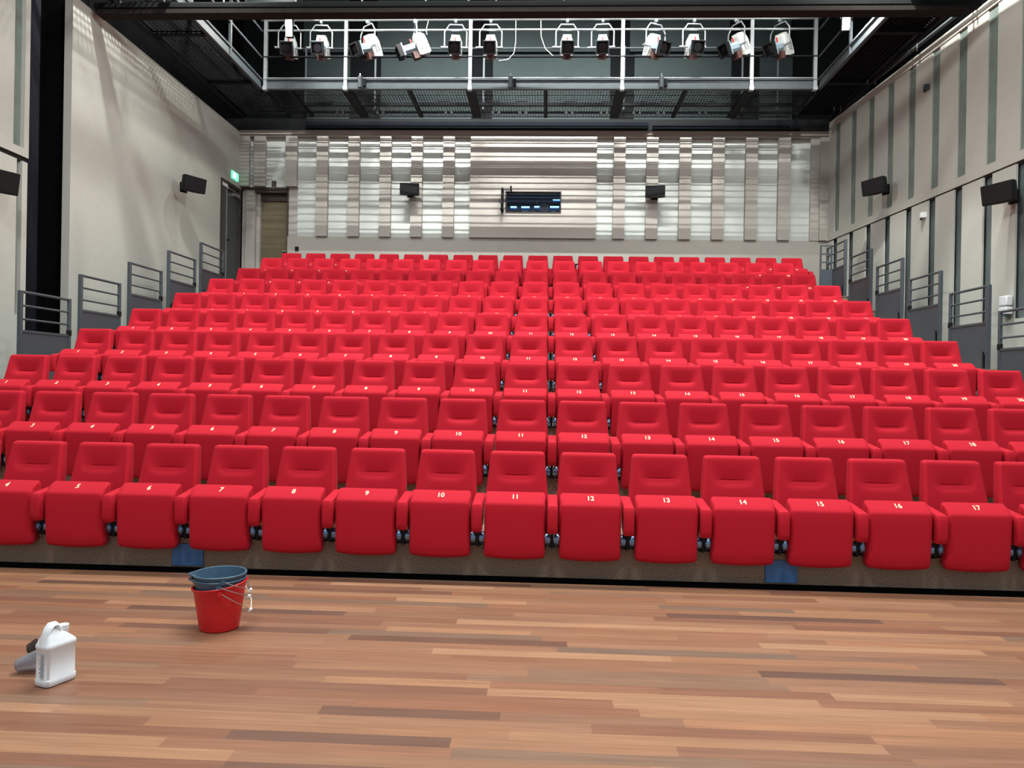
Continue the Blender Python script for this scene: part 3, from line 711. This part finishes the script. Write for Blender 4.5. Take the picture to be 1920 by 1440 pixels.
# ------------------------------------------------------------------ spotlights on the catwalk rail
def make_spot():
    g = empty('stage_spotlight')
    # local origin on the pipe; lamp axis -y, tilted down
    T = Matrix.Translation((0, 0, -.60)) @ Matrix.Rotation(math.radians(24), 4, 'X')
    MB().box(-.03, .03, -.045, .045, -.08, .045).build('clamp', M['pipe'], g, bevel=.01)
    yk = [(-.235, 0, -.60), (-.235, 0, -.27), (-.13, 0, -.115), (.13, 0, -.115), (.235, 0, -.27), (.235, 0, -.60)]
    t = MB()
    t.tube(yk, .016, 8); t.cyl((0, 0, -.115), (0, 0, -.05), .018, 8); t.cyl((-.31, 0, -.60), (-.12, 0, -.60), .022, 8); t.cyl((.12, 0, -.60), (.26, 0, -.60), .022, 8)
    t.build('yoke', M['pipe'], g)
    # housing: upright bevelled box behind the pivot
    t = MB(); sec = [(-.13, -.22), (-.13, .10), (-.09, .22), (.09, .22), (.13, .10), (.13, -.22)]
    t.rings([[(x*.9, .02, z*.9) for x, z in sec], [(x, .06, z) for x, z in sec], [(x, .24, z) for x, z in sec], [(x*.85, .28, z*.85) for x, z in sec]], smooth=False)
    t.box(-.085, .085, .05, .22, .22, .25)
    t.xf(T); hs = t.build('housing', M['lampwhite'], g)
    t = MB()
    for sx in (-1, 1):
        for i in range(5): t.box(sx*.131, sx*.133, .09, .14, -.12 + .035*i, -.108 + .035*i); t.box(sx*.131, sx*.133, .16, .21, -.12 + .035*i, -.108 + .035*i)
    t.xf(T); t.build('vent_slots', M['black'], hs)
    t = MB(); oc = [(.105*math.cos(a), .10*math.sin(a)) for a in [PI/8 + PI/4*i for i in range(8)]]
    t.rings([[(x, .03, z) for x, z in oc], [(x, -.27, z) for x, z in oc]], smooth=False); t.xf(T); t.build('lens_tube', M['lampblue'], g)
    t = MB(); t.box(-.135, .135, -.30, -.27, -.135, .135); t.xf(T); t.build('tube_collar', M['lampblue'], g)
    t = MB(); a_ = .13
    for (x0, x1, z0, z1) in ((-a_, a_, .105, a_), (-a_, a_, -a_, -.105), (-a_, -.105, -.105, .105), (.105, a_, -.105, .105)): t.box(x0, x1, -.40, -.30, z0, z1)
    n = 24
    t.xf(T); t.build('colour_frame', M['black'], g)
    t = MB(); t.box(-.11, .11, -.325, -.302, -.11, .11); t.xf(T); t.build('gel', M['black'], g)
    t = MB(); t.cyl((0, -.345, 0), (0, -.326, 0), .085, 24); t.xf(T); t.build('lens', M['lens'], g)
    t = MB(); t.box(-.012, .012, -.05, -.03, .09, .20); t.xf(T); t.build('lever', M['lampred'], g)
    t = MB(); t.box(-.08, .08, -.10, .05, -.24, -.10); t.xf(T); t.build('slide_box', M['gel'], g)
    return g
sp0 = make_spot(); index_kids()
spots = [(-5.62, 8, 'leftmost spotlight on the catwalk rail, beside the glaring flood light'), (-4.93, 3, 'second spotlight from the left, facing the stage'),
         (-3.92, -38, 'third spotlight from the left, turned to the left, dark frame beside its yoke'), (-2.90, -72, 'fourth spotlight from the left, swung sideways with its long grey tube pointing left'),
         (-2.03, 3, 'fifth spotlight from the left, facing the stage, left of the post'), (-1.28, 0, 'sixth spotlight from the left, just left of the centre'),
         (.34, 2, 'seventh spotlight from the left, just right of the centre'), (1.09, -4, 'eighth spotlight from the left, just left of the post'),
         (2.20, 26, 'ninth spotlight from the left, turned to the right'), (3.00, 4, 'tenth spotlight from the left, facing the stage beside a swung one'),
         (3.88, -60, 'eleventh spotlight from the left, swung left with vented white housing'), (4.78, -55, 'rightmost spotlight, swung left near the corner of the rail')]
for i, (x, a, lab) in enumerate(spots):
    g = sp0 if i == 0 else copy_tree(sp0)
    g.location = (x, CY0 - .02, CZ + 1.485); g.rotation_euler = (0, 0, math.radians(a))
    tag(g, lab, 'spotlight', 'spotlights on the catwalk rail')
for i, (pts, lab) in enumerate((([(-.75, 0, 1.45), (-.745, -.02, 1.0), (-.78, -.02, .75), (-.9, -.02, .62), (-1.1, 0, .6)], 'thin pale cable hanging left of the centre'),
                                ([(-.22, 0, 1.45), (-.21, -.02, 1.1), (-.12, -.02, .85), (.05, 0, .70)], 'thin pale cable hanging right of the centre, curling to a spotlight'),
                                ([(-2.62, 0, 1.45), (-2.66, -.02, 1.25), (-2.64, -.02, 1.15)], 'short pale cable end by the sideways spotlight'))):
    t = MB(); t.tube([(x, CY0 - .03 + y, CZ + z) for x, y, z in pts], .008, 6); o = t.build('hanging_cable', M['cable']); tag(o, lab, 'cable', 'cables hanging from the catwalk rail')

# flood lights (the two glaring ones)
def flood(loc, yawd, tiltd, lab, power):
    g = empty('flood_light', loc, math.radians(yawd)); tag(g, lab, 'flood light')
    T = Matrix.Rotation(math.radians(tiltd), 4, 'X')
    t = MB(); t.box(-.07, .07, 0, .14, -.23, .23); t.xf(T); t.build('housing', M['rig'], g)
    t = MB(); t.box(-.06, .06, -.012, 0, -.22, .22); t.xf(T); t.build('lit_glass', M['floodlens'], g)
    t = MB(); t.tube([(-.09, .05, 0), (-.09, .05, .3), (.09, .05, .3), (.09, .05, 0)], .012, 6); t.cyl((0, .05, .3), (0, .05, .42), .012, 6); t.build('bracket', M['rig'], g)
    side = -1 if loc[0] < 0 else 1; reach = abs(abs(loc[0]) - (6.23 if side < 0 else 5.61)) + .02
    MB().cyl((0, .05, .42), (side*reach, .05 + .1*reach, .42), .018, 8).cyl((side*reach, .05 + .1*reach, .36), (side*reach, .05 + .1*reach, .54), .03, 8).build('mounting_arm', M['rig'], g)
    l = bpy.data.lights.new('flood_lamp', 'POINT'); l.shadow_soft_size = .06; l.energy = power; l.color = (1, 1, .95)
    lo = bpy.data.objects.new('flood_lamp', l); S.collection.objects.link(lo); lo.parent = g
    lo.matrix_local = T @ Matrix.Translation((0, -.10, 0))
    return g
flood((-5.34, 15.0, 8.66), 8, 12, 'glaring flood light beside the leftmost spotlight', 160)
flood((5.42, 14.0, 8.28), -10, 12, 'glaring flood light at the right gallery corner', 160)

# ------------------------------------------------------------------ loudspeakers
def speaker_proto():
    g = empty('wall_speaker')
    sec = [(-.23, .0), (-.25, .14), (-.17, .30), (.17, .30), (.25, .14), (.23, 0)]        # plan: front narrow sides taper back
    plan = [(-.245, -.0), (.245, -.0), (.25, .05), (.14, .26), (-.14, .26), (-.25, .05)]
    T = Matrix.Rotation(math.radians(10), 4, 'X')
    t = MB().quadbox(plan, -.15, .15); t.xf(T); t.build('cabinet', M['speaker'], g, bevel=.012)
    t = MB().box(-.235, .235, -.012, 0, -.14, .14); t.xf(T); t.build('grille', M['black'], g)
    t = MB(); t.box(-.05, .05, .2, .38, -.05, .02); t.box(-.08, .08, .37, .39, -.12, .08); t.build('wall_bracket', M['black'], g)
    return g
s0 = speaker_proto(); index_kids()
for i, (loc, rz, lab, sc) in enumerate((((-3.31, 17.68, 6.02), 6, 'black loudspeaker on the back wall left of the booth window', .93), ((2.51, 17.68, 6.0), -6, 'black loudspeaker on the back wall right of the booth window', .93),
                            ((-7.10, 14.75, 5.33), 62, 'black loudspeaker on the plain left wall', 1.0), ((6.34, 14.95, 5.42), -64, 'black loudspeaker on the right wall above the ledge', 1.0),
                            ((6.72, 11.52, 4.42), -66, 'black loudspeaker cut by the right edge of the photo', 1.0), ((-7.30, 9.65, 4.02), 66, 'black loudspeaker barely seen at the left edge of the photo', 1.0))):
    g = s0 if i == 0 else copy_tree(s0)
    g.location = loc; g.rotation_euler = (0, 0, math.radians(rz)); g.scale = (sc, sc, sc)
    tag(g, lab, 'loudspeaker', 'black wall loudspeakers')
# small wall items
dp = empty('paper_dispenser', (7.02, 11.70, 2.62), math.radians(-86)); tag(dp, 'white wall dispenser above the nearest right gate', 'dispenser')
MB().box(-.09, .09, -.08, .02, .0, .11).build('lower_box', M['white'], dp, bevel=.01); MB().box(-.09, .09, -.08, .02, .13, .28).build('upper_box', M['white'], dp, bevel=.015)
MB().box(-.03, .03, -.07, .0, -.03, 0).build('nozzle', M['boothgrey'], dp)
for loc, lab in (((6.86, 14.02, 4.60), 'small pale detector on the right wall below the ledge'), ((6.86, 13.98, 6.93), 'small dark hook high on the right wall')):
    dt = empty('wall_detector' if 'detector' in lab else 'wall_hook', loc); tag(dt, lab, 'detector' if 'detector' in lab else 'hook')
    MB().box(-.03, .06, -.04, .04, 0, .10).build('body', M['white'] if 'detector' in lab else M['fascia'], dt, bevel=.008); MB().cyl((-.02, 0, -.04), (-.02, 0, .0), .02, 8).build('eye', M['black'], dt)
bt = empty('small_stand', (.64, 17.5, DECK[9])); tag(bt, 'small black and white stand behind the rearmost seats, between places 12 and 13', 'stand')
MB().box(0, .10, 0, .1, 0, .68).build('stand', M['black'], bt, bevel=.01); MB().box(.05, .10, -.02, 0, .50, .64).build('sheet', M['white'], bt)

# ------------------------------------------------------------------ buckets on the stage
def bucket(name, m, z0, h, r0, r1, rimt, lab, handle_ang, tilt=0.0, spout=True, drop=0.11, kind=0):
    g = empty(name, (-1.862, 4.25, 0)); tag(g, lab, 'bucket', 'nested buckets on the stage')
    n = 48; rs = []
    def ring(r, z, sp_=0.0, tz=0.0):
        out = []
        for k in range(n):
            a = 2*PI*k/n; d = (a - math.radians(196) + PI) % (2*PI) - PI
            rr_ = r + sp_ * max(0, 1 - abs(d)/0.34)**1.3 * .028
            out.append((rr_*math.cos(a), rr_*math.sin(a), z + tz*math.cos(a - math.radians(25))))
        return out
    prof = [(r0*.93, z0 + .0, 0, 0), (r0, z0 + .006, 0, 0), (r0 + (r1-r0)*.5, z0 + h*.5, 0, tilt*.3), (r0 + (r1-r0)*.86, z0 + h*.86, .3, tilt*.8), (r1, z0 + h - .012, 1, tilt),
            (r1 + .007, z0 + h - .010, 1, tilt), (r1 + .009, z0 + h - .002, 1, tilt), (r1 + .005, z0 + h + .002, 1, tilt), (r1 - .002, z0 + h, 1, tilt),
            (r1 - .004, z0 + h - .012, 1, tilt), (r0 + (r1-r0)*.86 - .004, z0 + h*.86, .3, tilt*.8), (r0 - .004, z0 + .012, 0, 0)]
    t = MB(); t.rings([ring(r, z, s_ if spout else 0, tz) for r, z, s_, tz in prof]); t.build('body', m, g)
    # wire handle hanging down at the right
    A = math.radians(handle_ang); ax = Vector((math.cos(A), math.sin(A), 0))
    e1 = Vector((math.cos(A - PI/2), math.sin(A - PI/2), 0)); 
    zt = z0 + h - .02
    t = MB(); pts = []
    for i in range(17):
        q = 1 - 2*i/16; v_ = 1 - abs(q); an = A - q*math.radians(68); rr_ = r1 + .012 + .020*v_
        pts.append(Vector((rr_*math.cos(an), rr_*math.sin(an), zt - v_**.95*drop)))
    t.tube(pts, .0024, 6); wr_ = t.build('handle', M['steel'], g)
    mid = pts[8]; t = MB(); t.cyl(mid - e1*.016, mid + e1*.016, .008, 12); t.build('grip', M['white'], wr_)
    for s_ in (-1, 1):
        an = A + s_*math.radians(68); p = Vector((math.cos(an), math.sin(an), 0)) * (r1 + .004); t = MB(); t.box(p.x - .012, p.x + .012, p.y - .01, p.y + .01, zt - .018, zt + .006); t.build('lug', m, g)
    return g
bucket('bucket', M['bucket_red'], 0.0, .262, .109, .146, .01, 'red plastic bucket on the stage floor holding two blue ones', 2, tilt=.020, spout=False, drop=.135)
bucket('bucket', M['bucket_blue'], .068, .226, .104, .139, .01, 'lower blue bucket stacked in the red one, its rim just below the top rim', 0, drop=.085)
bucket('bucket', M['bucket_blue'], .096, .226, .104, .140, .01, 'topmost slate blue bucket with spout, nested above the others', 8, drop=.085)

# ------------------------------------------------------------------ white jug
jg = empty('plastic_jug', (-2.283, 3.425, 0), math.radians(70)); tag(jg, 'white plastic jug with moulded handle standing on the stage floor', 'jug')
def rr2(w, d, r, z, n=6, ox=0, oy=0):
    out = []
    for cx_, cy_, a0 in ((w-r, d-r, 0), (-(w-r), d-r, PI/2), (-(w-r), -(d-r), PI), (w-r, -(d-r), 1.5*PI)):
        for i in range(n): a = a0 + PI/2*i/(n-1); out.append((ox + cx_ + r*math.cos(a), oy + cy_ + r*math.sin(a), z))
    return out
w_, d_ = .077, .050
t = MB(); t.rings([rr2(w_-.012, d_-.012, .02, 0), rr2(w_-.003, d_-.003, .022, .004), rr2(w_, d_, .022, .012), rr2(w_, d_, .022, .032), rr2(w_-.003, d_-.003, .021, .036),
                   rr2(w_-.003, d_-.003, .021, .172), rr2(w_, d_, .022, .177), rr2(w_, d_, .022, .190), rr2(w_-.005, d_-.004, .020, .197), rr2(.062, .040, .016, .212, ox=-.006), rr2(.046, .030, .013, .232, ox=-.014), rr2(.026, .022, .010, .250, ox=-.026), rr2(.014, .016, .007, .260, ox=-.028)])
body = t.build('body', M['whiteblue'], jg)
# moulded handle: a thick loop rising from the shoulder at the near end
t = MB(); rs = []
ctrl = [(-.064, .190), (-.058, .215), (-.050, .240), (-.040, .262), (-.026, .276), (-.010, .276), (.000, .262), (.004, .240), (.004, .225)]
for i, c in enumerate(ctrl):
    p0, p1 = ctrl[max(0, i-1)], ctrl[min(len(ctrl)-1, i+1)]
    a_ = Vector((p1[0]-p0[0], 0, p1[1]-p0[1])).normalized(); u_ = Vector((0, 1, 0)); w3 = a_.cross(u_)
    rs.append([Vector((c[0], 0, c[1])) + u_*.026*math.cos(q) + w3*.013*math.sin(q) for q in [2*PI*k/14 for k in range(14)]])
t.rings(rs); t.build('handle', M['whiteblue'], jg)
t = MB(); t.cyl((.034, 0, .205), (.034, 0, .240), .021, 20); t.cyl((.034, 0, .240), (.034, 0, .262), .0245, 22); t.build('cap', M['white'], jg)
t = MB()
for i in range(13):
    w1 = .012 + .018*random.random()
    t.box(-w_ - .0012, -w_ + .004, -.022, -.022 + w1*1.4, .05 + i*.0085, .0525 + i*.0085)
t.build('printed_label', M['inktext'], jg)
# ------------------------------------------------------------------ clear scoop behind the jug, with a brown lid
sc_ = empty('clear_plastic_cup', (-2.475, 3.525, 0)); tag(sc_, 'clear scratched plastic cup lying tilted behind the white jug', 'cup')
n = 28
def cring(r, l, off=0): return [(l, r*math.cos(a), r*math.sin(a)) for a in [2*PI*k/n for k in range(n)]]
CT = Matrix.Translation((0, 0, .046)) @ Matrix.Rotation(math.radians(20), 4, 'Z') @ Matrix.Rotation(math.radians(-14), 4, 'Y')
t = MB(); t.rings([cring(.020, -.058), cring(.026, -.053), cring(.038, .0), cring(.046, .040), cring(.048, .042), cring(.046, .046), cring(.043, .040), cring(.035, .0), cring(.023, -.050)], cap=True)
t.xf(CT); t.build('cup_wall', M['clear'], sc_)
t = MB(); t.rings([cring(.0445, .040), cring(.0485, .040), cring(.0485, .046), cring(.0445, .046), cring(.0445, .040)], cap=False)
t.xf(CT); t.build('rim', M['clear'], sc_); sc_.scale = (1.12, 1.12, 1.12)
bl = empty('brown_lid', (-2.56, 3.66, 0)); tag(bl, 'dark brown round lid leaning behind the clear cup', 'lid')
t = MB(); t.cyl((0, 0, .05), (.03, .012, .075), .045, 24); t.build('disc', M['darkbrown'], bl); t = MB(); t.cyl((-.006, -.002, .045), (0, 0, .05), .034, 20); t.build('rim', M['darkbrown'], bl)
